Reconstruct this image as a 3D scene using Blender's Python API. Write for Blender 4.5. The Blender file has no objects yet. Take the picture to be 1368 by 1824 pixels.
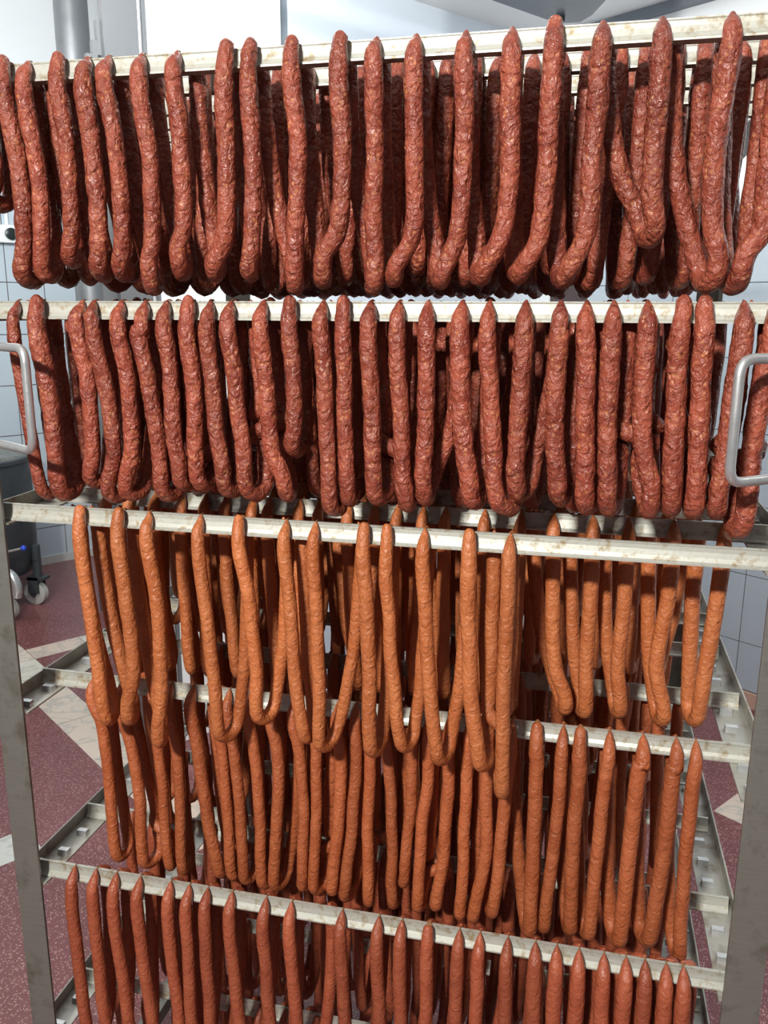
import bpy, math, random
import numpy as np
from mathutils import Vector

# ---------------------------------------------------------------- camera, world, exposure
# metres; the trolley's front plane is y = 1, its sticks run along x, the lens is at the origin, the floor at z = -1.6
S = bpy.context.scene
C = S.collection
cam_data = bpy.data.cameras.new('camera')
cam = bpy.data.objects.new('camera', cam_data); C.objects.link(cam)
cam_data.sensor_fit = 'VERTICAL'; cam_data.sensor_height = 24.0; cam_data.lens = 24.0 * 1510.14 / 1824
cam_data.clip_start = 0.02
R_ = ((.97355178, .22843983, .00348998), (-.05618517, .2245843, .97283355), (-.22145014, .94729992, -.23147938))
from mathutils import Matrix
cam.matrix_world = Matrix(((R_[0][0], R_[1][0], -R_[2][0], 0), (R_[0][1], R_[1][1], -R_[2][1], 0), (R_[0][2], R_[1][2], -R_[2][2], 0), (0, 0, 0, 1)))
S.camera = cam
W = bpy.data.worlds.new('room_air'); S.world = W; W.use_nodes = True
W.node_tree.nodes['Background'].inputs[0].default_value = (.86, .93, 1, 1)
W.node_tree.nodes['Background'].inputs[1].default_value = 0.13
S.view_settings.view_transform = 'Standard'; S.view_settings.look = 'None'
S.view_settings.gamma = 1; S.view_settings.use_curve_mapping = False
S.view_settings.exposure = 0.0
S.cycles.max_bounces = 6; S.cycles.diffuse_bounces = 4

def area(name, loc, target, sx, sy, watts, col=(1, .96, .9)):
    d = bpy.data.lights.new(name, 'AREA'); d.shape = 'RECTANGLE'; d.size = sx; d.size_y = sy; d.energy = watts; d.color = col
    o = bpy.data.objects.new(name, d); C.objects.link(o); o.location = loc
    o.rotation_euler = (Vector(target) - Vector(loc)).to_track_quat('-Z', 'Y').to_euler()
    return o
KEY = (-.55, -1.25, 1.08)
area('key_lamp_light', KEY, (-.3, 1.1, -.3), .26, .14, 142)
area('rear_lamp_light', (-.95, 2.0, .98), (-.60, 3.6, .75), 1.1, .18, 30, (.93, .98, 1))
area('left_fill_light', (-2.3, 2.6, 1.0), (-3.3, 4.0, .95), 1.1, .18, 52, (.93, .98, 1))  # added fill, brightens the upper left wall; no such lamp is known
area('aisle_lamp_light', (1.3, 1.7, 1.0), (1.45, 2.9, .1), 1.1, .18, 34, (.93, .98, 1))

# ---------------------------------------------------------------- helpers
rnd = random.Random(7)
TH = math.radians(36)
E1 = (math.sin(TH), math.cos(TH)); E2 = (math.cos(TH), -math.sin(TH))
def uv(u, v, z): return (u * E1[0] + v * E2[0], u * E1[1] + v * E2[1], z)   # room axes (the room stands 36 degrees to the trolley)

def mat(name, col, rough=.5, metal=0, spec=.5):
    m = bpy.data.materials.new(name); m.use_nodes = True
    b = m.node_tree.nodes['Principled BSDF']
    b.inputs['Base Color'].default_value = (*col, 1); b.inputs['Roughness'].default_value = rough
    b.inputs['Metallic'].default_value = metal; b.inputs['Specular IOR Level'].default_value = spec
    return m
class G:                                   # tiny node graph writer
    def __init__(s, m): s.t = m.node_tree; s.b = s.t.nodes['Principled BSDF']
    def n(s, kind, **kw):
        x = s.t.nodes.new('ShaderNode' + kind)
        for k, v in kw.items():
            if k in x.inputs: x.inputs[k].default_value = v
            else: setattr(x, k, v)
        return x
    def l(s, a, b): s.t.links.new(a, b)
    def ramp(s, src, stops):
        r = s.n('ValToRGB'); e = r.color_ramp.elements
        while len(e) < len(stops): e.new(.5)
        for i, (p, c) in enumerate(stops): e[i].position = p; e[i].color = (*c, 1) if len(c) == 3 else c
        s.l(src, r.inputs[0]); return r.outputs[0]
    def coords(s, rand=True, scale=(1, 1, 1)):
        tc = s.n('TexCoord'); mp = s.n('Mapping'); mp.inputs['Scale'].default_value = scale
        s.l(tc.outputs['Object'], mp.inputs['Vector'])
        if rand:
            oi = s.n('ObjectInfo'); mu = s.n('Math', operation='MULTIPLY'); mu.inputs[1].default_value = 57.
            s.l(oi.outputs['Random'], mu.inputs[0]); s.l(mu.outputs[0], mp.inputs['Location'])
        return mp.outputs[0]
    def noise(s, co, scale, detail=3, rough=.5):
        x = s.n('TexNoise', Scale=scale, Detail=detail, Roughness=rough); s.l(co, x.inputs['Vector']); return x.outputs['Fac']
    def voro(s, co, scale, feature='F1'):
        x = s.n('TexVoronoi', Scale=scale, feature=feature); s.l(co, x.inputs['Vector']); return x
    def mix(s, f, a, b, blend='MIX'):
        x = s.n('Mix', data_type='RGBA', blend_type=blend)
        if isinstance(f, (int, float)): x.inputs[0].default_value = f
        else: s.l(f, x.inputs[0])
        for i, c in ((6, a), (7, b)):
            if isinstance(c, tuple): x.inputs[i].default_value = (*c, 1)
            else: s.l(c, x.inputs[i])
        return x.outputs[2]
    def bump(s, h, dist, strength=1, prev=None):
        x = s.n('Bump', Distance=dist, Strength=strength); s.l(h, x.inputs['Height'])
        if prev: s.l(prev, x.inputs['Normal'])
        s.l(x.outputs[0], s.b.inputs['Normal']); return x.outputs[0]
    def col(s, c): s.l(c, s.b.inputs['Base Color'])
    def rough(s, c): s.l(c, s.b.inputs['Roughness'])

def sausage_mat(name, lo, hi, fat, fatness, rough, bumpd, bscale):
    m = mat(name, hi, rough); g = G(m); co = g.coords()
    big = g.noise(co, 28, 3); base = g.ramp(big, [(.3, lo), (.7, hi)])
    v = g.voro(co, bscale * 1.5); wob = g.noise(co, 45, 2)
    sp = g.n('Math', operation='MULTIPLY'); g.l(v.outputs['Distance'], sp.inputs[0]); sp.inputs[1].default_value = 1.0
    gate = g.ramp(wob, [(.44, (0, 0, 0)), (.62, (1, 1, 1))])
    speck = g.ramp(sp.outputs[0], [(.0, (1, 1, 1)), (fatness, (0, 0, 0))])
    f = g.n('Math', operation='MULTIPLY'); g.l(gate, f.inputs[0]); g.l(speck, f.inputs[1])
    c = g.mix(f.outputs[0], base, fat)
    oi = g.n('ObjectInfo'); hs = g.n('HueSaturation'); g.l(c, hs.inputs['Color'])
    mr = g.n('MapRange'); g.l(oi.outputs['Random'], mr.inputs[0]); mr.inputs[3].default_value = .86; mr.inputs[4].default_value = 1.14
    g.l(mr.outputs[0], hs.inputs['Value']); g.col(hs.outputs[0])
    wr = g.n('TexNoise', Scale=bscale, Detail=4., Roughness=.55, Distortion=.6); g.l(co, wr.inputs['Vector'])
    p = g.bump(wr.outputs['Fac'], bumpd, .9)
    g.bump(v.outputs['Distance'], bumpd * .5, .3, p)
    g.rough(g.ramp(big, [(.3, (rough - .07,) * 3), (.7, (rough + .1,) * 3)]))
    return m
M = {}
M['coarse'] = sausage_mat('coarse_smoked_sausage', (.19, .038, .024), (.33, .079, .044), (.54, .22, .09), .42, .30, .0080, 100)
M['fine'] = sausage_mat('fine_smoked_sausage', (.38, .106, .034), (.50, .162, .056), (.62, .28, .10), .22, .40, .0042, 110)
M['fine_mid'] = sausage_mat('fine_smoked_sausage_darker', (.33, .083, .029), (.43, .122, .046), (.58, .24, .09), .22, .40, .0038, 110)
M['fine_red'] = sausage_mat('fine_reddish_sausage', (.28, .064, .030), (.36, .092, .042), (.5, .19, .10), .2, .40, .0034, 110)
M['casing'] = mat('dry_casing', (.25, .12, .05), .5)

def metal(name, col, grime, amount, rough, met, scale=40):
    m = mat(name, col, rough, met); g = G(m); co = g.coords()
    a = g.noise(co, scale, 5, .6); f = g.ramp(a, [(.58 - amount * .2, (0, 0, 0)), (.78 - amount * .2, (1, 1, 1))])
    st = g.noise(g.coords(True, (4, 60, 60)), 6, 3)
    b = g.mix(g.ramp(st, [(.3, (0, 0, 0)), (.8, (.35, .35, .35))]), col, tuple(x * .7 for x in col))
    g.col(g.mix(f, b, grime)); g.rough(g.ramp(a, [(.3, (rough - .08,) * 3), (.8, (rough + .2,) * 3)]))
    g.bump(g.noise(co, 300, 2), .0004, .3)
    return m
M['stick'] = metal('scratched_aluminium', (.50, .51, .455), (.27, .20, .10), .36, .42, .3, 85)
M['steel'] = metal('dull_stainless', (.22, .222, .20), (.13, .12, .10), .3, .42, .45, 25)
M['rail'] = metal('rail_stainless', (.42, .42, .38), (.23, .20, .15), .3, .40, .4, 30)
M['bright'] = metal('polished_stainless', (.62, .64, .65), (.45, .46, .46), .1, .28, .7, 20)
M['pipe'] = metal('brushed_steel', (.22, .23, .24), (.18, .185, .19), .1, .36, .6, 8)
M['post'] = metal('grey_profile', (.15, .158, .165), (.12, .126, .13), .1, .5, .2, 8)
M['drum'] = metal('dark_stainless', (.065, .078, .085), (.05, .06, .065), .2, .4, .4, 12)
M['white'] = mat('white_panel', (.80, .83, .84), .35)
M['soffit'] = mat('white_soffit', (.84, .85, .84), .4)
M['bluewhite'] = mat('bluish_panel', (.70, .78, .86), .3)
M['tile'] = mat('glazed_tile', (.47, .54, .59), .16)
M['grout'] = mat('dark_grout', (.07, .05, .05), .8)
M['base'] = mat('wood_tone_skirting', (.62, .40, .30), .45)
M['gasket'] = mat('grey_gasket', (.19, .22, .25), .5)
M['dark'] = mat('dark_housing', (.085, .10, .12), .35)
M['black'] = mat('black_plastic', (.012, .018, .018), .3)
M['blue'] = mat('blue_plastic', (.01, .06, .6), .3)
M['nylon'] = mat('white_nylon', (.48, .48, .45), .5)
M['lamp'] = mat('lamp_diffuser', (.9, .9, .9), .5)
M['lamp'].node_tree.nodes['Principled BSDF'].inputs['Emission Color'].default_value = (1, .97, .93, 1)
M['lamp'].node_tree.nodes['Principled BSDF'].inputs['Emission Strength'].default_value = 6
def terrazzo():
    m = mat('red_terrazzo', (.16, .05, .05), .3); g = G(m); co = g.coords(False)
    v = g.voro(co, 210); w = g.voro(co, 95); n = g.noise(co, 3, 3)
    base = g.ramp(n, [(.3, (.14, .040, .042)), (.7, (.20, .062, .064))])
    pick = g.ramp(g.t and v.outputs['Color'], [(.50, (0, 0, 0)), (.62, (1, 1, 1))])
    chip = g.ramp(v.outputs['Distance'], [(.30, (1, 1, 1)), (.44, (0, 0, 0))])
    f = g.n('Math', operation='MULTIPLY'); g.l(pick, f.inputs[0]); g.l(chip, f.inputs[1])
    c = g.mix(f.outputs[0], base, (.50, .32, .30))
    pick2 = g.ramp(w.outputs['Color'], [(.66, (0, 0, 0)), (.72, (1, 1, 1))]); chip2 = g.ramp(w.outputs['Distance'], [(.2, (1, 1, 1)), (.34, (0, 0, 0))])
    f2 = g.n('Math', operation='MULTIPLY'); g.l(pick2, f2.inputs[0]); g.l(chip2, f2.inputs[1])
    g.col(g.mix(f2.outputs[0], c, (.42, .22, .21))); g.bump(g.noise(co, 150, 2), .0006, .25)
    return m
M['floor'] = terrazzo()
def marble():
    m = mat('veined_marble', (.7, .7, .66), .25); g = G(m); co = g.coords()
    n = g.n('TexNoise', Scale=7., Detail=6., Distortion=1.6); g.l(co, n.inputs['Vector'])
    oi = g.n('ObjectInfo'); tint = g.ramp(oi.outputs['Random'], [(.2, (.60, .64, .62)), (.5, (.70, .66, .56)), (.9, (.68, .54, .44))])
    g.col(g.mix(g.ramp(n.outputs['Fac'], [(.44, (0, 0, 0)), (.5, (.55, .55, .55)), (.56, (0, 0, 0))]), tint, (.36, .37, .35)))
    return m
M['marble'] = marble()

def link(name, me, m, parent=None):
    if isinstance(me, str): raise TypeError
    if m is not None and not me.materials: me.materials.append(m)
    o = bpy.data.objects.new(name, me); C.objects.link(o)
    if parent is not None:
        o.parent = parent; o.matrix_parent_inverse = Matrix.Identity(4)
        if parent.type == 'EMPTY' or parent.parent is None: o.location = tuple(-x for x in parent.location)
    return o
def tag(o, label=None, cat=None, group=None, kind=None):
    for k, v in (('label', label), ('category', cat), ('group', group), ('kind', kind)):
        if v: o[k] = v
    return o
def empty(name, loc=(0, 0, 0)):
    o = bpy.data.objects.new(name, None); C.objects.link(o); o.location = loc; o.empty_display_size = .05; return o
class MB:
    def __init__(s): s.v = []; s.f = []
    def poly(s, vs, fs):
        k = len(s.v); s.v += [tuple(v) for v in vs]; s.f += [tuple(i + k for i in f) for f in fs]; return s
    def prism(s, base, top):               # two rings of the same length
        n = len(base)
        return s.poly(list(base) + list(top), [tuple(range(n))[::-1], tuple(range(n, 2 * n))] + [(i, (i + 1) % n, n + (i + 1) % n, n + i) for i in range(n)])
    def box(s, x0, x1, y0, y1, z0, z1): return s.prism([(x0, y0, z0), (x1, y0, z0), (x1, y1, z0), (x0, y1, z0)], [(x0, y0, z1), (x1, y0, z1), (x1, y1, z1), (x0, y1, z1)])
    def ubox(s, u0, u1, v0, v1, z0, z1):
        q = [(u0, v0), (u0, v1), (u1, v1), (u1, v0)]
        return s.prism([uv(a, b, z0) for a, b in q], [uv(a, b, z1) for a, b in q])
    def tube(s, pts, r, n=12, caps=True):
        P = [Vector(p) for p in pts]; rr = r if isinstance(r, (list, tuple)) else [r] * len(P)
        vs = []; fs = []; up = None
        for i, p in enumerate(P):
            t = (P[min(i + 1, len(P) - 1)] - P[max(i - 1, 0)]).normalized()
            if up is None: up = t.orthogonal().normalized()
            up = (up - t * up.dot(t)).normalized(); w = t.cross(up)
            vs += [p + (up * math.cos(2 * math.pi * k / n) + w * math.sin(2 * math.pi * k / n)) * rr[i] for k in range(n)]
        for i in range(len(P) - 1):
            for k in range(n): fs.append((i * n + k, i * n + (k + 1) % n, (i + 1) * n + (k + 1) % n, (i + 1) * n + k))
        if caps: fs += [tuple(range(n))[::-1], tuple(range((len(P) - 1) * n, len(P) * n))]
        return s.poly(vs, fs)
    def lathe(s, c, prof, n=32): return s.tube([(c[0], c[1], c[2] + z) for r, z in prof], [max(r, 1e-4) for r, z in prof], n)
    def mesh(s, name, smooth=False):
        me = bpy.data.meshes.new(name); me.from_pydata(s.v, [], s.f); me.update()
        if smooth:
            me.polygons.foreach_set('use_smooth', [True] * len(me.polygons)); me.set_sharp_from_angle(angle=math.radians(40))
        return me
    def build(s, name, m, parent=None, smooth=False, bevel=0):
        o = link(name, s.mesh(name, smooth), m, parent)
        if bevel:
            b = o.modifiers.new('edge', 'BEVEL'); b.width = bevel; b.segments = 2; b.limit_method = 'ANGLE'
        return o
def bend(pts, r, n=6):                     # rounds the corners of a polyline
    out = [Vector(pts[0])]
    for a, b, c in zip(pts, pts[1:], pts[2:]):
        a, b, c = Vector(a), Vector(b), Vector(c); p = b + (a - b).normalized() * r; q = b + (c - b).normalized() * r
        for i in range(n + 1):
            t = i / n; out.append(p * (1 - t) ** 2 + b * 2 * t * (1 - t) + q * t ** 2)
    out.append(Vector(pts[-1])); return out

# ---------------------------------------------------------------- the room
FLOOR = -1.6; CEIL = 1.95; SOFFIT = 1.18; LW = -5.39; RW = 3.27; PV = -2.72
fl = tag(MB().ubox(-3.2, RW + .1, LW - .1, 2.6, FLOOR - .1, FLOOR).build('floor', M['floor']), 'dark red terrazzo floor with white marble inlay strips', kind='structure')
tag(MB().ubox(-3.2, RW + .1, LW - .1, 2.6, CEIL, CEIL + .1).build('ceiling', M['white']), 'white panel ceiling', kind='structure')
tag(MB().ubox(2.2, RW, PV, 2.6, SOFFIT, SOFFIT + .05).build('ceiling', M['soffit']), 'lower white ceiling panel above the partition corner', kind='structure')
def slab(u0, u1, v0, v1):
    MB().ubox(u0, u1, v0, v1, FLOOR - .004, FLOOR + .0012).build('marble_slab', M['marble'], fl)
for k in range(7):                        # strip running along the room's second axis
    v = -4.6 + k * .36; slab(1.03, 1.19, v + .002, v + .358)
for k in range(7): slab(.66 - 1.6 + k * .235, .66 - 1.6 + k * .235 + .232, -2.535, -2.395)
for k in range(3): slab(1.193 + k * .26, 1.193 + k * .26 + .257, -4.02, -3.88)
for k in range(4): slab(.92 + k * .30, .92 + k * .30 + .297, -.62, -.48)
for k in range(3): slab(2.45, 2.61, -1.17 + k * .30, -1.17 + k * .30 + .297)

wl = tag(MB().ubox(-3.2, RW + .1, LW - .1, LW - .008, FLOOR, CEIL).build('wall_left', M['white']), 'white wall tiled in pale grey blue below', kind='structure')
MB().ubox(.6, 2.9, LW - .02, LW - .004, FLOOR, .76).build('tile_bed', M['grout'], wl)
tm = {}
def tile(parent, a, b, z0, z1, side):
    o = None
    if side == 'L': mb = MB().ubox(a, b, LW - .006, LW, z0, z1)
    else: mb = MB().ubox(RW, RW + .006, a, b, z0, z1)
    mb.build('tile', M['tile'], parent)
for i in range(10):
    for j in range(9):
        z1 = .757 - j * .303; z0 = max(z1 - .298, FLOOR)
        if z1 - z0 < .03: continue
        a = 1.70 - .86 + i * .216 - .0; tile(wl, a + .0025, a + .2135, z0, z1, 'L')
MB().ubox(.6, 2.9, LW - .004, LW + .012, FLOOR, FLOOR + .05).build('skirting', M['nylon'], wl)
wr = tag(MB().ubox(RW + .008, RW + .1, LW - .1, 2.6, FLOOR, CEIL).build('wall_right', M['white']), 'white wall tiled in pale grey blue below', kind='structure')
MB().ubox(RW + .004, RW + .02, -2.6, -.2, FLOOR, .397).build('tile_bed', M['grout'], wr)
for i in range(10):
    for j in range(8):
        z1 = .395 - j * .2875; z0 = max(z1 - .2845, FLOOR + .07)
        if z1 - z0 < .03: continue
        a = -1.53 - 4 * .2145 + i * .2145 - .0; 
        if a > -.4: continue
        tile(wr, a + .0015, a + .213, z0, z1, 'R')
tag(MB().ubox(RW - .01, RW + .01, -2.6, 2.6, FLOOR, FLOOR + .065).build('baseboard_right', M['base']), 'pinkish wood tone skirting under the tiles', kind='structure')
tag(MB().ubox(RW - .03, RW + .01, PV, 2.6, SOFFIT - .035, SOFFIT).build('trim_1', M['gasket']), 'grey strip where wall meets ceiling', kind='structure')
# the cold-room partition behind the trolley
pt = tag(MB().ubox(1.355, 1.865, PV - .09, PV, FLOOR, CEIL).build('wall_back', M['white']), 'white insulated partition panel', kind='structure')
MB().ubox(1.903, RW, PV - .09, PV, FLOOR, CEIL).build('panel', M['bluewhite'], pt)
MB().ubox(1.865, 1.903, PV - .09, PV - .012, FLOOR, CEIL).build('gasket', M['gasket'], pt)
po = tag(MB().ubox(1.212, 1.325, PV - .025, PV + .004, FLOOR, CEIL).build('trim_2', M['post']), 'grey steel end profile of the partition', kind='structure')
MB().tube([uv(1.333, PV - .004, FLOOR), uv(1.333, PV - .004, CEIL)], .008, 10).build('edge_rod', M['bright'], po, True)
MB().ubox(1.341, 1.355, PV - .09, PV + .002, FLOOR, CEIL).build('edge_strip', M['post'], po)
lb = MB().ubox(1.165, 1.212, PV - .04, PV - .02, FLOOR, .76)
lb.ubox(1.185, 1.212, PV - .04, PV - .02, .76, .80).ubox(1.202, 1.212, PV - .04, PV - .02, .80, .86)
lb.build('latch_profile', M['post'], po)
MB().ubox(1.200, 1.210, PV - .0205, PV - .017, .72, .76).build('latch_slot', M['black'], po)

tag(MB().lathe((-2.45, 3.97, FLOOR), [(.078, 0), (.078, CEIL - FLOOR)], 40).build('steel_pipe', M['pipe'], None, True), 'thick round stainless pipe rising to the ceiling beside the grey profile', 'pipe')
# switch box on the left wall
bx = tag(MB().ubox(1.40, 1.775, LW, LW + .05, .375, .475).build('switch_box', M['white'], None, False, .006), 'flat white switch box with black round knob on tiled wall', 'switch')
c0 = uv(1.735, LW + .05, .425)
MB().tube([uv(1.735, LW + .05, .425), uv(1.735, LW + .068, .425), uv(1.735, LW + .071, .425)], [.033, .033, .027], 24).build('knob', M['black'], bx, True)
cd = MB()
for du in (0, .05, .1): cd.tube([uv(1.63 + du, LW + .012, .475), uv(1.63 + du, LW + .012, CEIL)], .011, 8)
cd.build('conduit', M['white'], bx, True)
# ceiling cooler
P_ = [(-.60, 3.10), (-.179, 3.687), (-.09, 3.686), (-.048, 3.617), (.13, 3.06)]
ce = tag(MB().prism([(x, y, 1.08) for x, y in P_], [(x, y, SOFFIT) for x, y in P_]).build('ceiling_cooler', M['dark'], None, False, .006), 'dark grey blue angular housing hanging under the ceiling', 'cooler')
MB().lathe((-.165, 3.60, 1.058), [(.010, 0), (.017, .004), (.017, .022)], 16).build('drain_knob', M['black'], ce, True)
MB().prism([(-.62, 3.06, 1.075), (.15, 3.02, 1.075), (.13, 3.062, 1.075), (-.6, 3.102, 1.075)], [(-.62, 3.06, SOFFIT), (.15, 3.02, SOFFIT), (.13, 3.062, SOFFIT), (-.6, 3.102, SOFFIT)]).build('front_flange', M['post'], ce)
# ceiling lamps (each throws the light set at the top; the passage one is an added fill)
def lamp(x, y, z, sx, sy, label):
    r = empty('ceiling_lamp', (x, y, z + .03)); tag(r, label, 'lamp')
    MB().box(x - sx / 2, x + sx / 2, y - sy / 2, y + sy / 2, z + .01, z + .06).build('diffuser', M['lamp'], r)
    for s in (-1, 1):
        MB().box(x + s * sx / 2 - .02, x + s * sx / 2 + .02, y - sy / 2 - .01, y + sy / 2 + .01, z + .005, z + .07).build('end_cap', M['post'], r)
        MB().tube([(x + s * sx * .4, y, z + .06), (x + s * sx * .4, y, CEIL)], .004, 8).build('hanger', M['bright'], r)
lamp(-.95, 2.0, .99, 1.1, .18, 'long white hanging lamp above the trolley back')
lamp(-2.3, 2.6, 1.01, 1.1, .18, 'added fill lamp, out of view above the passage by the tiled wall')  # body made up for the added left fill light
lamp(1.3, 1.7, 1.01, 1.1, .18, 'long white hanging lamp above the side aisle')
r = tag(empty('flood_lamp', (KEY[0], KEY[1] - .1, CEIL)), 'small bright flood lamp under the ceiling facing the trolley', 'lamp')
MB().box(KEY[0] - .17, KEY[0] + .17, KEY[1] - .12, KEY[1] - .02, KEY[2] - .10, KEY[2] + .10).build('housing', M['post'], r)
MB().box(KEY[0] - .02, KEY[0] + .02, KEY[1] - .09, KEY[1] - .05, KEY[2] + .10, CEIL).build('bracket', M['post'], r)

# ---------------------------------------------------------------- the dark drum on casters
dc = (-3.22, 3.86)
dr = tag(empty('mixing_drum', (*dc, FLOOR)), 'dark stainless drum on casters standing by the tiled wall', 'drum')
MB().lathe((*dc, 0), [(.20, -1.43), (.30, -1.41), (.325, -1.34), (.33, -.80), (.338, -.795), (.338, -.775), (.325, -.77)], 48).build('body', M['drum'], dr, True)
MB().lathe((*dc, 0), [(.322, -.772), (.31, -.758), (.12, -.748), (.02, -.746)], 48).build('lid', M['steel'], dr, True)
def drum_caster(x, y, fender):
    cb = MB().tube([(x, y, -1.44), (x, y, -1.26)], .024, 14)
    cb.box(x - .05, x + .05, y - .035, y + .035, -1.455, -1.44); cb.box(x - .045, x + .02, y - .035, y - .028, -1.53, -1.44).box(x - .045, x + .02, y + .028, y + .035, -1.53, -1.44)
    o = cb.build('caster', M['drum'], dr)
    MB().tube([(x - .02, y - .022, FLOOR + .065), (x - .02, y - .018, FLOOR + .065), (x - .02, y + .018, FLOOR + .065), (x - .02, y + .022, FLOOR + .065)], [.055, .065, .065, .055], 28).build('wheel', M['nylon'], o, True)
    MB().tube([(x - .02, y - .03, FLOOR + .065), (x - .02, y + .03, FLOOR + .065)], .018, 14).build('hub', M['drum'], o, True)
    if fender: MB().tube([(x + .02 + .06 * math.cos(a), y - .03, FLOOR + .19 + .085 * math.sin(a)) for a in [i * .2 - .5 for i in range(11)]], .026, 12).build('fender', M['bright'], o, True)
drum_caster(-2.885, 3.93, False); drum_caster(-2.875, 3.66, True); drum_caster(-3.5, 3.7, False); drum_caster(-3.35, 4.2, False)
lv = MB().tube([(-2.98, 3.62, -1.25), (-2.64, 3.5, -1.143)], .006, 10).build('lever', M['bright'], dr, True)
MB().lathe((-2.635, 3.498, -1.142), [(.002, -.014), (.010, -.010), (.014, 0), (.010, .010), (.002, .014)], 14).build('lever_ball', M['blue'], lv, True)

# ---------------------------------------------------------------- the smoking trolley
LEVELS = {'A': .301, 'B': .0105, 'C': -.27, 'D': -.5605, 'E': -.853, 'F': -1.145}
STICKS = {'A': [1.036, 1.133, 1.24, 1.334, 1.43, 1.572, 1.70, 1.83], 'B': [1.03, 1.15, 1.27, 1.39, 1.51, 1.65, 1.80],
          'C': [1.03, 1.155, 1.274, 1.415, 1.56, 1.72], 'D': [1.108, 1.272, 1.464, 1.628, 1.79], 'E': [1.032, 1.19, 1.40, 1.55, 1.72], 'F': [1.13, 1.315, 1.48, 1.64]}
SW, SH = .009, .0235
tr = tag(empty('smoking_trolley', (-.28, 1.47, FLOOR)), 'tall stainless smokehouse trolley carrying rows of sticks hung with sausages', 'trolley')
for x0, x1, xo0, xo1 in ((-.826, -.783, -.826, -.8225), (.220, .266, .2625, .266)):
    for y0, s in ((1.002, 1), (1.948, -1)):
        MB().prism(*[[(x, y, z) for x, y in ([(x0, y0), (x1, y0), (x1, y0 + .004 * s), (xo1, y0 + .004 * s), (xo1, y0 + .045 * s), (x0, y0 + .045 * s)] if x0 < 0 else [(x1, y0), (x0, y0), (x0, y0 + .004 * s), (xo0, y0 + .004 * s), (xo0, y0 + .045 * s), (x1, y0 + .045 * s)])] for z in (-1.45, .42)]).build('upright', M['steel'], tr)
clm = MB().prism([(-.009, -.006, 0), (.009, -.006, 0), (.009, .006, 0), (-.009, .006, 0)], [(-.0085, -.004, .0085), (.0085, -.004, .0085), (.0085, .005, .0085), (-.0085, .005, .0085)]).mesh('cleat'); clm.materials.append(M['bright'])
for lv_, zt in LEVELS.items():
    zf = zt - SH - .0005
    for s in (-1, 1):
        xo, xi = (-.8222, -.779) if s < 0 else (.2622, .2165)
        t = .0025 * s
        ra = MB().prism(*[[(x, y, z) for x, z in ((xo, zf - .0025), (xi, zf - .0025), (xi, zf), (xo - t, zf), (xo - t, zt - .003), (xo, zt - .003))] for y in (1.008, 1.942)]).build('side_rail', M['rail'], tr)
        k = 0; y = 1.028
        while y < 1.93:
            if all(abs(y - ys) > .019 for ys in STICKS[lv_]):
                c = link('cleat', clm, None, ra); c.location = (xi - s * -.0 + s * .016, y, zf)
            y += .0547
for sx, xh in ((-1, -.672), (1, .153)):
    xs = -.80 if sx < 0 else .243
    pts = bend([(xs, 1.0, -.047), (xh, .93, -.047), (xh, .93, -.175), (xs, 1.0, -.175)], .018)
    MB().tube(pts, .0056, 14).build('handle', M['bright'], tr, True)
for z in (-1.45, .40):
    for y0 in (1.952, ): MB().box(-.826, .266, y0, y0 + .03, z, z + .03).build('cross_bar', M['steel'], tr)
for x in (-.80, .24):
    MB().box(x - .015, x + .015, 1.03, 1.93, -1.45, -1.42).build('base_bar', M['steel'], tr)
    for y in (1.08, 1.88):
        MB().box(x - .03, x + .03, y - .04, y + .04, -1.475, -1.45).box(x - .025, x - .02, y - .03, y + .03, -1.56, -1.475).box(x + .02, x + .025, y - .03, y + .03, -1.56, -1.475).build('caster_fork', M['steel'], tr)
        MB().tube([(x - .018, y, FLOOR + .06), (x + .018, y, FLOOR + .06)], .06, 24).build('wheel', M['nylon'], tr, True)

ORD = 'first second third fourth fifth sixth seventh eighth ninth tenth eleventh twelfth thirteenth fourteenth fifteenth sixteenth seventeenth eighteenth nineteenth twentieth twenty-first twenty-second twenty-third twenty-fourth twenty-fifth twenty-sixth twenty-seventh twenty-eighth twenty-ninth thirtieth'.split()
LNAME = {'A': 'top', 'B': 'second', 'C': 'third', 'D': 'fourth', 'E': 'fifth', 'F': 'lowest'}
prof = [(-.0022, 0), (-.0022, -.0012), (-.0016, -.0028), (-.002, -.008), (-.0036, -.0145), (-.0062, -.0192), (-.009, -.0212), (-.009, -.0235), (-.0062, -.0235), (0, -.0195), (.0062, -.0235), (.009, -.0235), (.009, -.0212), (.0062, -.0192), (.0036, -.0145), (.002, -.008), (.0016, -.0028), (.0022, -.0012), (.0022, 0)]
sm = MB().prism([(-.535, y, z) for y, z in prof], [(.535, y, z) for y, z in prof]).mesh('smoke_stick'); sm.materials.append(M['stick'])
for lv_, ys in STICKS.items():
    for i, y in enumerate(ys):
        o = link('smoke_stick', sm, None); o.location = (-.2825 + rnd.uniform(-.002, .002), y, LEVELS[lv_])
        tag(o, f'{"front" if i == 0 else ORD[i]} aluminium smoke stick {"" if i == 0 else "from the front "}on the {LNAME[lv_]} level of the trolley', 'smoke stick', 'aluminium smoke sticks')
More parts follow.
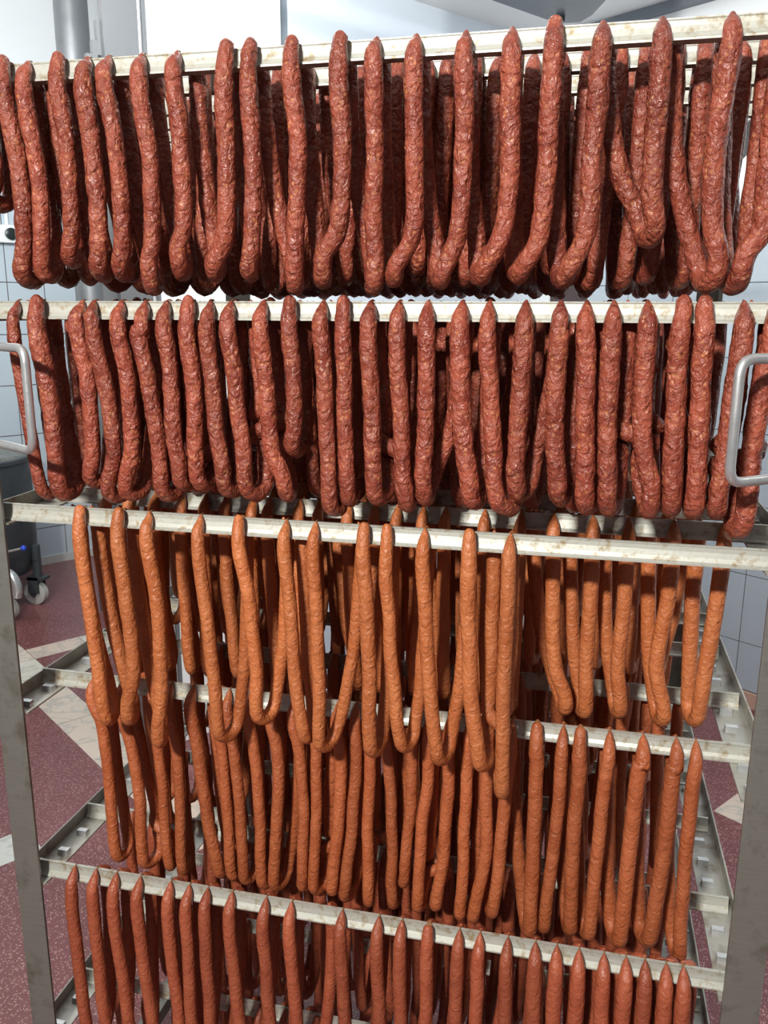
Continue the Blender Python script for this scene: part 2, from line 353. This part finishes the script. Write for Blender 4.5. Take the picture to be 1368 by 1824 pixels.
ROWS = {
 'A1': [
  (-.763, [(-.754, .205), (-.753, .157)], (-.763, .123), -1, 10.8, 0),
  (-.730, [(-.713, .169), (-.716, .082)], (-.727, .025), -1, 11.7, 1),
  (-.700, [(-.691, .169), (-.692, .082)], (-.7, .032), -1, 10.8, 0),
  (-.653, [(-.644, .201), (-.648, .099)], (-.663, .051), -1, 10.8, 1),
  (-.616, [(-.608, .166), (-.609, .08)], (-.62, .033), -1, 11.7, 0),
  (-.588, [(-.578, .199), (-.577, .08)], (-.59, .034), -1, 10.8, 0),
  (-.543, [(-.532, .164), (-.537, .08)], (-.549, .016), -1, 10.8, 0),
  (-.497, [(-.491, .195), (-.493, .096)], (-.507, .034), -1, 10.8, 0),
  (-.431, [(-.433, .161), (-.438, .085)], (-.462, .033), -1, 11.3, 1),
  (-.401, [(-.399, .192), (-.404, .078)], (-.415, .033), -1, 10.8, 1),
  (-.350, [(-.342, .19), (-.348, .077)], (-.356, .013), -1, 10.8, 1),
  (-.292, [(-.289, .188), (-.296, .086)], (-.32, .024), -1, 11.3, 1),
  (-.251, [(-.25, .186), (-.249, .076)], (-.251, .012), -1, 10.8, 0),
  (-.205, [(-.203, .185), (-.206, .082)], (-.236, .026), -1, 10.8, 0),
  (-.149, [(-.147, .182), (-.151, .084)], (-.174, .024), -1, 10.8, 0),
  (-.098, [(-.095, .18), (-.098, .089)], (-.126, .028), -1, 11.3, 0),
  (-.052, [(-.054, .179), (-.059, .079)], (-.082, .029), -1, 11.3, 1),
  (-.002, [(-.005, .177), (-.009, .079)], (-.031, .024), -1, 11.3, 0),
  (.059, [(.059, .175), (.061, .116)], (.061, .068), -1, 11.3, 0),
  (.128, [(.122, .2), (.125, .086)], (.129, .019), -1, 11.3, 0),
  (.180, [(.174, .154), (.175, .085)], (.152, .016), -1, 11.7, 0),
 ],
 'A2': [
  (-.780, [], None, -1, 10.5, 0),
  (-.745, [], None, -1, 10.5, 0),
  (-.694, [], None, -1, 10.5, 0),
  (-.618, [], None, -1, 10.5, 0),
  (-.569, [], None, -1, 10.5, 0),
  (-.502, [], None, -1, 10.5, 0),
  (-.401, [], None, -1, 10.5, 0),
  (-.360, [], None, -1, 10.5, 0),
  (-.294, [], None, -1, 10.5, 0),
  (-.247, [], None, -1, 10.5, 0),
  (-.207, [], None, -1, 10.5, 0),
  (-.184, [], None, -1, 10.5, 0),
  (-.150, [], None, -1, 10.5, 0),
  (-.123, [], None, -1, 10.5, 0),
  (-.080, [], None, -1, 10.5, 0),
  (-.046, [], None, -1, 10.5, 0),
  (-.016, [], None, -1, 10.5, 0),
  (.019, [], None, -1, 10.5, 0),
  (.049, [], None, -1, 10.5, 0),
  (.083, [], None, -1, 10.5, 0),
  (.113, [], None, -1, 10.5, 0),
  (.154, [], None, -1, 10.5, 0),
  (.179, [], None, -1, 10.5, 0),
 ],
 'B1': [
  (-.743, [(-.739, -.091), (-.73, -.192)], (-.723, -.266), -1, 8.6, 0),
  (-.708, [(-.697, -.09), (-.692, -.19)], (-.694, -.265), -1, 12.3, 1),
  (-.646, [(-.638, -.088), (-.638, -.188)], (-.645, -.242), 1, 10.7, 0),
  (-.629, [(-.613, -.088), (-.606, -.202)], (-.612, -.261), 1, 10.7, 0),
  (-.589, [(-.58, -.087), (-.581, -.186)], (-.595, -.257), 1, 10.7, 0),
  (-.555, [(-.559, -.028), (-.549, -.087), (-.541, -.184)], (-.537, -.255), 1, 10.7, 0),
  (-.525, [(-.519, -.068), (-.517, -.168)], (-.507, -.239), 1, 10.7, 0),
  (-.492, [(-.487, -.085), (-.487, -.182)], (-.494, -.238), -1, 10.9, 1),
  (-.465, [(-.462, -.067), (-.456, -.166)], (-.446, -.244), 1, 10.7, 0),
  (-.437, [(-.432, -.066), (-.423, -.164)], (-.414, -.247), 1, 10.7, 0),
  (-.394, [(-.388, -.083), (-.382, -.178)], (-.37, -.245), -1, 10.7, 0),
  (-.357, [(-.352, -.065), (-.351, -.136)], (-.356, -.186), 0, 10.7, 1),
  (-.316, [(-.313, -.064), (-.307, -.175)], (-.301, -.261), 1, 10.7, 0),
  (-.289, [(-.285, -.081), (-.287, -.174)], (-.29, -.248), 0, 10.4, 1),
  (-.256, [(-.253, -.08), (-.25, -.172)], (-.245, -.244), 1, 11.0, 0),
  (-.221, [(-.218, -.08), (-.212, -.171)], (-.205, -.249), -1, 10.7, 0),
  (-.186, [(-.183, -.079), (-.187, -.17)], (-.191, -.242), 1, 10.7, 0),
  (-.145, [(-.143, -.078), (-.138, -.153)], (-.123, -.242), 1, 12.0, 0),
  (-.113, [(-.109, -.077), (-.102, -.152)], (-.081, -.248), 1, 10.7, 0),
  (-.071, [(-.072, -.077), (-.074, -.165)], (-.077, -.232), 1, 11.2, 0),
  (-.031, [(-.032, -.076), (-.029, -.163)], (-.02, -.232), 1, 11.2, 0),
  (-.002, [(.002, -.075), (.007, -.161)], (.014, -.241), 1, 11.2, 0),
  (.028, [(.027, -.074), (.028, -.161)], (.038, -.241), 1, 11.2, 0),
  (.065, [(.065, -.074), (.071, -.159)], (.083, -.241), 0, 11.2, 0),
  (.102, [(.101, -.073), (.103, -.158)], (.108, -.237), 0, 11.2, 1),
  (.124, [(.126, -.072), (.13, -.156)], (.132, -.239), 0, 11.2, 1),
  (.166, [(.162, -.072), (.159, -.168)], (.159, -.238), 1, 11.2, 0),
  (.197, [(.19, -.071), (.187, -.154)], (.184, -.259), 1, 11.6, 0),
 ],
 'C1': [
  (-.671, [(-.663, -.396), (-.656, -.504)], (-.657, -.6), 0, 9.9, 1),
  (-.611, [(-.604, -.391), (-.6, -.498)], (-.622, -.595), -1, 10.3, 1),
  (-.568, [(-.558, -.387), (-.558, -.516)], (-.576, -.625), -1, 9.9, 0),
  (-.493, [(-.486, -.382), (-.478, -.507)], (-.469, -.604), 1, 9.2, 0),
  (-.435, [(-.422, -.376), (-.415, -.479)], (-.411, -.569), 1, 9.4, 1),
  (-.371, [(-.364, -.371), (-.359, -.486)], (-.347, -.59), 0, 9.2, 0),
  (-.331, [(-.328, -.369), (-.325, -.483)], (-.321, -.6), 1, 8.9, 0),
  (-.264, [(-.259, -.363), (-.255, -.483)], (-.251, -.598), 1, 9.9, 1),
  (-.234, [(-.231, -.361), (-.224, -.459)], (-.207, -.586), 1, 8.9, 1),
  (-.186, [(-.182, -.356), (-.175, -.474)], (-.157, -.598), 1, 9.4, 0),
  (-.128, [(-.126, -.371), (-.119, -.488)], (-.101, -.599), 1, 10.3, 1),
  (-.078, [(-.078, -.367), (-.078, -.504)], (-.078, -.636), 0, 9.4, 0),
 ],
 'C2': [
  (-.703, [], None, -1, 9.6, 0),
  (-.666, [], None, -1, 9.6, 0),
  (-.624, [], None, -1, 9.6, 0),
  (-.580, [], None, -1, 9.6, 0),
  (-.542, [], None, -1, 9.6, 0),
  (-.509, [], None, -1, 9.6, 0),
  (-.466, [], None, -1, 9.6, 0),
  (-.441, [], None, -1, 9.6, 0),
  (-.394, [], None, -1, 9.6, 0),
  (-.364, [], None, -1, 9.6, 0),
  (-.320, [], None, -1, 9.6, 0),
  (-.281, [], None, -1, 9.6, 0),
  (-.248, [], None, -1, 9.6, 0),
  (-.211, [], None, -1, 9.6, 0),
  (-.179, [], None, -1, 9.6, 0),
  (-.124, [], None, -1, 9.6, 0),
  (-.074, [], None, -1, 9.6, 0),
  (-.030, [(-.025, -.385), (-.017, -.491)], (-.004, -.587), 1, 10.4, 0),
  (.022, [(.025, -.381), (.025, -.487)], (.024, -.604), -1, 10.4, 0),
  (.069, [(.07, -.377), (.067, -.482)], (.071, -.591), -1, 10.1, 0),
  (.127, [(.125, -.373), (.118, -.477)], (.129, -.591), -1, 10.4, 0),
  (.189, [(.186, -.368), (.181, -.47)], (.173, -.589), -1, 10.6, 0),
 ],
 'D1': [
  (-.724, [(-.71, -.631), (-.704, -.746)], (-.702, -.891), 0, 9.4, 0),
  (-.674, [(-.66, -.67), (-.652, -.764)], (-.65, -.895), 1, 9.4, 0),
  (-.622, [(-.614, -.664), (-.611, -.774)], (-.615, -.893), -1, 8.5, 0),
  (-.593, [(-.584, -.66), (-.583, -.77)], (-.588, -.897), -1, 8.6, 0),
  (-.556, [(-.547, -.655), (-.537, -.762)], (-.516, -.89), 1, 9.9, 0),
  (-.516, [(-.507, -.65), (-.503, -.758)], (-.504, -.892), 1, 8.9, 0),
  (-.497, [(-.488, -.648), (-.481, -.765)], (-.475, -.895), 1, 8.9, 0),
  (-.462, [(-.455, -.643), (-.449, -.76)], (-.445, -.898), 1, 8.9, 0),
  (-.426, [(-.418, -.638), (-.42, -.755)], (-.427, -.897), 1, 9.4, 0),
  (-.393, [(-.384, -.634), (-.377, -.749)], (-.379, -.891), 1, 8.9, 0),
  (-.362, [(-.357, -.631), (-.359, -.746)], (-.361, -.893), 1, 8.6, 0),
  (-.325, [(-.319, -.625), (-.322, -.74)], (-.339, -.889), -1, 9.6, 0),
  (-.298, [(-.294, -.622), (-.301, -.737)], (-.313, -.897), 1, 9.1, 0),
  (-.274, [(-.274, -.638), (-.277, -.758)], (-.28, -.899), 0, 8.9, 0),
  (-.254, [(-.245, -.658), (-.24, -.776)], (-.239, -.896), 0, 8.5, 0),
  (-.211, [(-.211, -.64), (-.214, -.724)], (-.226, -.856), -1, 8.5, 0),
  (-.188, [(-.188, -.65), (-.197, -.769)], (-.197, -.894), 1, 8.9, 0),
  (-.159, [(-.158, -.646), (-.162, -.773)], (-.177, -.887), -1, 9.1, 0),
  (-.130, [(-.132, -.642), (-.133, -.759)], (-.134, -.896), -1, 8.9, 0),
  (-.103, [(-.103, -.638), (-.102, -.777)], (-.122, -.897), -1, 9.4, 0),
  (-.071, [(-.076, -.657), (-.081, -.788)], (-.092, -.884), -1, 9.4, 0),
  (-.037, [(-.035, -.606), (-.034, -.742)], (-.035, -.903), -1, 10.3, 1),
  (-.001, [(-.001, -.611), (-.005, -.738)], (-.02, -.895), -1, 9.1, 0),
  (.022, [(.023, -.607), (.021, -.733)], (.022, -.89), -1, 10.2, 1),
  (.061, [(.06, -.602), (.055, -.719)], (.046, -.894), -1, 9.4, 0),
  (.105, [(.103, -.596), (.098, -.72)], (.088, -.896), -1, 10.8, 0),
  (.148, [(.146, -.59), (.143, -.712)], (.128, -.888), -1, 10.8, 0),
  (.173, [(.172, -.613), (.171, -.709)], (.173, -.905), -1, 9.4, 0),
 ],
 'E1': [
  (-.737, [], None, 1, 9.8, 0),
  (-.700, [], None, 1, 9.8, 0),
  (-.665, [], None, 1, 9.8, 0),
  (-.624, [], None, 1, 9.8, 0),
  (-.573, [], None, 1, 9.8, 0),
  (-.542, [], None, 1, 9.8, 0),
  (-.512, [], None, 1, 9.8, 0),
  (-.472, [], None, 1, 9.8, 0),
  (-.418, [], None, 1, 9.8, 0),
  (-.378, [], None, 1, 9.8, 0),
  (-.300, [], None, 1, 9.8, 0),
  (-.245, [], None, 1, 9.8, 0),
  (-.211, [], None, 1, 9.8, 0),
  (-.172, [], None, 1, 9.8, 1),
  (-.128, [], None, 1, 9.8, 0),
  (-.099, [], None, 1, 9.8, 0),
  (-.060, [], None, 1, 9.8, 0),
  (-.022, [], None, 1, 10.6, 0),
  (.007, [], None, 1, 10.6, 0),
  (.037, [], None, 1, 10.6, 0),
  (.070, [], None, 1, 10.6, 0),
  (.099, [], None, 1, 10.6, 0),
  (.124, [], None, 1, 10.6, 0),
  (.151, [], None, 1, 10.6, 0),
  (.173, [], None, 1, 10.6, 0),
 ],
}

# ---------------------------------------------------------------- sausages
def catmull(P, step):
    P = np.array(P); out = []
    Q = np.vstack([2 * P[0] - P[1], P, 2 * P[-1] - P[-2]])
    for i in range(len(P) - 1):
        p0, p1, p2, p3 = Q[i:i + 4]
        k = [0.]
        for a, b in ((p0, p1), (p1, p2), (p2, p3)): k.append(k[-1] + max(np.linalg.norm((b - a)[:3]), 1e-5) ** .5)
        n = max(2, int(np.linalg.norm((p2 - p1)[:3]) / step + .5))
        for t in np.linspace(k[1], k[2], n, endpoint=False):
            A1 = (k[1] - t) / (k[1] - k[0]) * p0 + (t - k[0]) / (k[1] - k[0]) * p1
            A2 = (k[2] - t) / (k[2] - k[1]) * p1 + (t - k[1]) / (k[2] - k[1]) * p2
            A3 = (k[3] - t) / (k[3] - k[2]) * p2 + (t - k[2]) / (k[3] - k[2]) * p3
            B1 = (k[2] - t) / (k[2] - k[0]) * A1 + (t - k[0]) / (k[2] - k[0]) * A2
            B2 = (k[3] - t) / (k[3] - k[1]) * A2 + (t - k[1]) / (k[3] - k[1]) * A3
            out.append((k[2] - t) / (k[2] - k[1]) * B1 + (t - k[1]) / (k[2] - k[1]) * B2)
    out.append(P[-1]); return np.array(out)
def relax(paths, n_it=130):
    """Pushes the centre lines of neighbouring links apart until their skins only touch; the tied ends stay."""
    L = [len(p) for p in paths]; A = np.vstack(paths); own = np.repeat(np.arange(len(paths)), L)
    hold = np.ones(len(A)); k = 0
    for n in L: hold[k:k + 9] = np.linspace(0, 1, 9); hold[k + n - 9:k + n] = np.linspace(1, 0, 9); k += n
    for _ in range(n_it):
        sh_ = np.zeros((len(A), 3)); cnt = np.zeros(len(A)); order = np.argsort(A[:, 2]); B = A[order]; ow = own[order]
        for d in range(1, 150):
            u, v = B[:-d], B[d:]; m = (ow[:-d] != ow[d:]) & (np.abs(u[:, 2] - v[:, 2]) < .012)
            if not m.any(): continue
            ii = np.nonzero(m)[0]; df = B[ii, :3] - B[ii + d, :3]; ds = np.linalg.norm(df, axis=1) + 1e-6
            need = (B[ii, 3] + B[ii + d, 3]) * 1.12 - ds; q = need > 0; ii, df, ds, need = ii[q], df[q], ds[q], need[q]
            df[:, 1] *= .5; df[:, 2] *= .2
            mv = df / ds[:, None] * (need * .5)[:, None]
            np.add.at(sh_, order[ii], mv); np.add.at(sh_, order[ii + d], -mv); np.add.at(cnt, order[ii], 1); np.add.at(cnt, order[ii + d], 1)
        sh_ /= np.maximum(cnt, 1)[:, None]; k = 0
        for n in L:
            s_ = sh_[k:k + n]
            for _2 in range(3): s_ = np.vstack([s_[:1], (s_[:-2] + 2 * s_[1:-1] + s_[2:]) / 4, s_[-1:]])
            sh_[k:k + n] = s_ * hold[k:k + n, None]; k += n
        A[:, :3] += sh_ * 1.3; A[:, 0] = np.clip(A[:, 0], -.7655, .203)
    out = []; k = 0
    for n in L: out.append(A[k:k + n]); k += n
    return out
def sausage_mesh(path, sides, step, rough, rg):
    """One continuous skin along path rows (x, y, z, radius), closed at both twisted ends."""
    P = catmull(path, step) if isinstance(path, list) else path; c = P[:, :3]; r = np.maximum(P[:, 3], .0006); n = len(P)
    s = np.r_[0, np.cumsum(np.linalg.norm(np.diff(c, axis=0), axis=1))]
    wob = sum(rg.uniform(.3, 1) * np.sin(s * rg.uniform(40, 260) + rg.uniform(0, 6.28)) for _ in range(7)) / 3
    r = r * (1 + rough * .55 * wob)
    sway = np.stack([sum(rg.uniform(.2, 1) * np.sin(s * rg.uniform(15, 70) + rg.uniform(0, 6.28)) for _ in range(3)) for _ in range(2)], 1) * .0006
    full = np.clip(P[:, 3] / P[:, 3].max(), 0, 1)[:, None] ** 3
    c = c.copy(); c[:, :2] += sway * full * np.array([1, .3])
    T = np.gradient(c, axis=0); T /= np.linalg.norm(T, axis=1)[:, None]
    u = np.array([1., 0, 0]); U = np.zeros_like(c)
    for i in range(n):
        u = u - T[i] * (u @ T[i]); u /= np.linalg.norm(u); U[i] = u
    V = np.cross(T, U); a = np.arange(sides) * 2 * np.pi / sides
    nz = rg.normal(0, 1, (n, sides)); nz = (nz + np.roll(nz, 1, 1) + np.roll(nz, 1, 0) + np.roll(nz, -1, 0)) / 2
    rr = r[:, None] * (1 + rough * .5 * nz)
    v = c[:, None, :] + rr[:, :, None] * (np.cos(a)[None, :, None] * U[:, None, :] + np.sin(a)[None, :, None] * V[:, None, :])
    v = v.reshape(-1, 3); i0 = (np.arange(n - 1) * sides)[:, None]; k = np.arange(sides)[None, :]; k1 = (k + 1) % sides
    q = np.stack([i0 + k, i0 + k1, i0 + sides + k1, i0 + sides + k], 2).reshape(-1, 4)
    me = bpy.data.meshes.new('sausage')
    fl_ = q.tolist() + [tuple(range(sides))[::-1], tuple(range((n - 1) * sides, n * sides))]
    me.from_pydata(v.tolist(), [], fl_); me.polygons.foreach_set('use_smooth', [True] * len(me.polygons)); me.update()
    return me
def loop_path(Xt, Yt, Zt, mids, bot, Xb, r, blunt):
    """A hanging link: twisted end on the stick's upper fin, front leg, U bend below, rear leg, other end on the fin."""
    Yf = Yt - SW - .0022 - r; Yb = Yt + SW + .0022 + r; zb = bot[1]; xb = bot[0]
    zl = Zt - SH - .008; e = .0034
    if blunt: e = .0050; p = [(Xt, Yt - e - .56 * r, Zt + .0042, .34 * r), (Xt, Yt - e - .62 * r, Zt + .0036, .58 * r), (Xt, Yt - e - .76 * r, Zt - .001, .74 * r), (Xt, Yt - .0080 - .88 * r, Zt - .0135, .88 * r)]
    else: p = [(Xt, Yt - e - .001, Zt + .0012, .10 * r), (Xt, Yt - e - .30 * r, Zt - .0015, .30 * r), (Xt, Yt - e - .62 * r, Zt - .009, .62 * r), (Xt, Yt - .0094 - .87 * r, Zt - .0180, .86 * r)]
    dx = max(-.02, min(.02, (Xb - Xt) * .5)); sg = 1 if dx > 0 else -1
    xf = xb - abs(dx) * .26 * sg; xr = xb + abs(dx) * .26 * sg
    prev = (Xt, zl)
    if mids:
        m0 = mids[0]; p.append((Xt + (m0[0] - Xt) * .12, Yf, zl - .006, r))
        for m in mids: p.append((m[0], Yf, m[1], r))
        lx, lz = mids[-1]
    else:
        p.append((Xt, Yf, zl - .006, r)); lz = zb + (Zt - zb) * .38; lx = Xt + (xf - Xt) * .5; p += [(Xt + (xf - Xt) * .18, Yf, zb + (Zt - zb) * .65, r), (lx, Yf, lz, r)]
    zc = zb + r
    if lz - zc > .05: p.append((xf + (lx - xf) * .22, Yf, zc + .032, r))
    p += [(xf, Yf + .0055, zc + .008, r), (xb, Yt, zc, r * 1.02), (xr, Yb - .0055, zc + .008, r)]
    p += [(xr + (Xb - xr) * .2, Yb, zc + .034, r), (xr + (Xb - xr) * .62, Yb, zb + (Zt - zb) * .38, r), (xr + (Xb - xr) * .92, Yb, zb + (Zt - zb) * .7, r), (Xb, Yb, zl - .006, r),
          (Xb, Yt + .0096 + .93 * r, Zt - .0180, .95 * r), (Xb, Yt + e + .74 * r, Zt - .0095, .74 * r), (Xb, Yt + e + .36 * r, Zt - .0025, .36 * r), (Xb, Yt + e + .0012, Zt + .0016, .10 * r)]
    return p
LOOK = {'fine_mid': 'smooth orange brown sausage loop', 'coarse': 'coarse dark red sausage loop', 'fine': 'smooth orange brown sausage loop', 'fine_red': 'smooth reddish brown sausage loop'}
NAME = {'fine_mid': 'smooth_sausage', 'coarse': 'coarse_sausage', 'fine': 'smooth_sausage', 'fine_red': 'smooth_sausage'}
def name_it(o, lv_, i, k, kind, extra=''):
    stick = 'front' if i == 0 else ORD[i] + '-row'
    tag(o, f'{extra}{LOOK[kind]}, {ORD[k]} from left on {LNAME[lv_]} level {stick} stick', NAME[kind].replace('_', ' '), f'sausages on the {stick} stick of the {LNAME[lv_]} level')
twm = MB().tube([(0, -.0052, -.0035), (0, -.0034, .0012), (0, -.0022, .0018), (0, .0020, .0018), (0, .0026, .0012)], [.0013, .0012, .0008, .0008, .0008], 6).mesh('casing_twist'); twm.materials.append(M['casing'])
DROP = {'A2': .268, 'C2': .298, 'E1': .33}; LOWEST = {'A': .0165, 'B': -.2625, 'C': -9, 'D': -9, 'E': -9}
KIND = {'A': 'coarse', 'B': 'coarse', 'C': 'fine', 'D': 'fine_mid', 'E': 'fine_red', 'F': 'fine_red'}
RAD = {'A': .0106, 'B': .0106, 'C': .0096, 'D': .0094, 'E': .0098, 'F': .0096}
rg = np.random.default_rng(11)
for key, items in ROWS.items():            # the rows one can study in the photograph, link by link
    lv_, i = key[0], int(key[1]) - 1
    Yt, Zt, kind = STICKS[lv_][i], LEVELS[lv_], KIND[lv_]; paths = []; info = []; taken = []
    for k, (X, mids, bot, b, r, bl) in enumerate(items):
        r /= 1000.; j = k + (b or -1)
        Xb = items[j][0] if 0 <= j < len(items) else X + .008
        Xb = max(-.764, min(.200, X + max(-.055, min(.055, Xb - X))))
        if key == 'C2': Xb = X - .028
        if b == 0: Xb = X - .024 if key == 'C1' and k == 0 else X + .006
        for _3 in range(6):            # every rear leg gets a place of its own on the fin
            for u_ in taken:
                if abs(u_ - Xb) < .0215: Xb = u_ + .0217 * (1 if X > u_ else -1)
        Xb = max(-.764, min(.200, Xb)); taken.append(Xb)
        if key == 'C2': bot = (bot[0] if bot else X + rnd.uniform(-.012, .012), Zt - DROP[key] + rnd.uniform(-.006, .006))
        if bot is None: bot = (X + rnd.uniform(-.010, .010) + (Xb - X) * .3, Zt - DROP[key] + rnd.uniform(-.012, .012)); bl = bl or (lv_ == 'A' and rnd.random() < .35)
        bot = (bot[0], max(bot[1], LOWEST[lv_] + rnd.uniform(0, .001)))
        paths.append(catmull(loop_path(X, Yt, Zt, mids, bot, Xb, r, bl), .0052 if i == 0 else .008)); info.append((X, bl))
    for k, (P, (X, bl)) in enumerate(zip(relax(paths), info)):
        me = sausage_mesh(P, 16 if i == 0 else 12, 0, .075 if kind == 'coarse' else .03, rg)
        me.transform(Matrix.Translation((-X, -Yt, -Zt)))
        me.materials.append(M[kind]); o = bpy.data.objects.new(NAME[kind], me); C.objects.link(o); o.location = (X, Yt, Zt)
        name_it(o, lv_, i, k, kind, 'round-topped ' if bl else '')
        if i == 0:
            w_ = link('casing_twist', twm, None, o); w_.location = (0, 0, 0)
            if bl: w_.scale = (4, 1, 1)
protos = {}
for kind, drop, r, ro in (('coarse', .277, .0104, .065), ('fine', .274, .0095, .03), ('fine_red', .272, .0096, .03), ('fine long', .325, .0095, .03), ('fine_mid', .274, .0095, .03), ('fine_mid long', .325, .0095, .03), ('fine_red long', .325, .0096, .03)):
    protos[kind] = []
    for q in range(8):
        Xb = rnd.uniform(.030, .040) * 1
        p = loop_path(0, 0, 0, [], (Xb * .4 + rnd.uniform(-.006, .006), -drop + rnd.uniform(-.003, .010 if kind != 'coarse' else .004)), Xb, r * rnd.uniform(.94, 1.04), rnd.random() < .25)
        me = sausage_mesh(p, 10, .011, ro, rg); me.materials.append(M[kind.split()[0]]); protos[kind].append(bpy.data.objects.new(NAME[kind.split()[0]], me))
LONG = 'C5 C6 D2 D4 D5 E2 E3 E4 E5'.split()   # where no stick of the level below is in the way
NDEEP = {'A': 18, 'B': 18, 'C': 18, 'D': 18, 'E': 18, 'F': 18}
for lv_, ys in STICKS.items():             # the rows behind them
    for i, y in enumerate(ys):
        if f'{lv_}{i + 1}' in ROWS: continue
        n = NDEEP[lv_]; xs = [-.755 + .915 * (k + .5) / n + rnd.uniform(-.006, .006) for k in range(n)]
        for k, x in enumerate(xs):
            o = protos[KIND[lv_] + (' long' if lv_ + str(i + 1) in LONG else '')][rnd.randrange(8)].copy(); C.objects.link(o); o.location = (x, y, LEVELS[lv_])
            name_it(o, lv_, i, k, KIND[lv_])
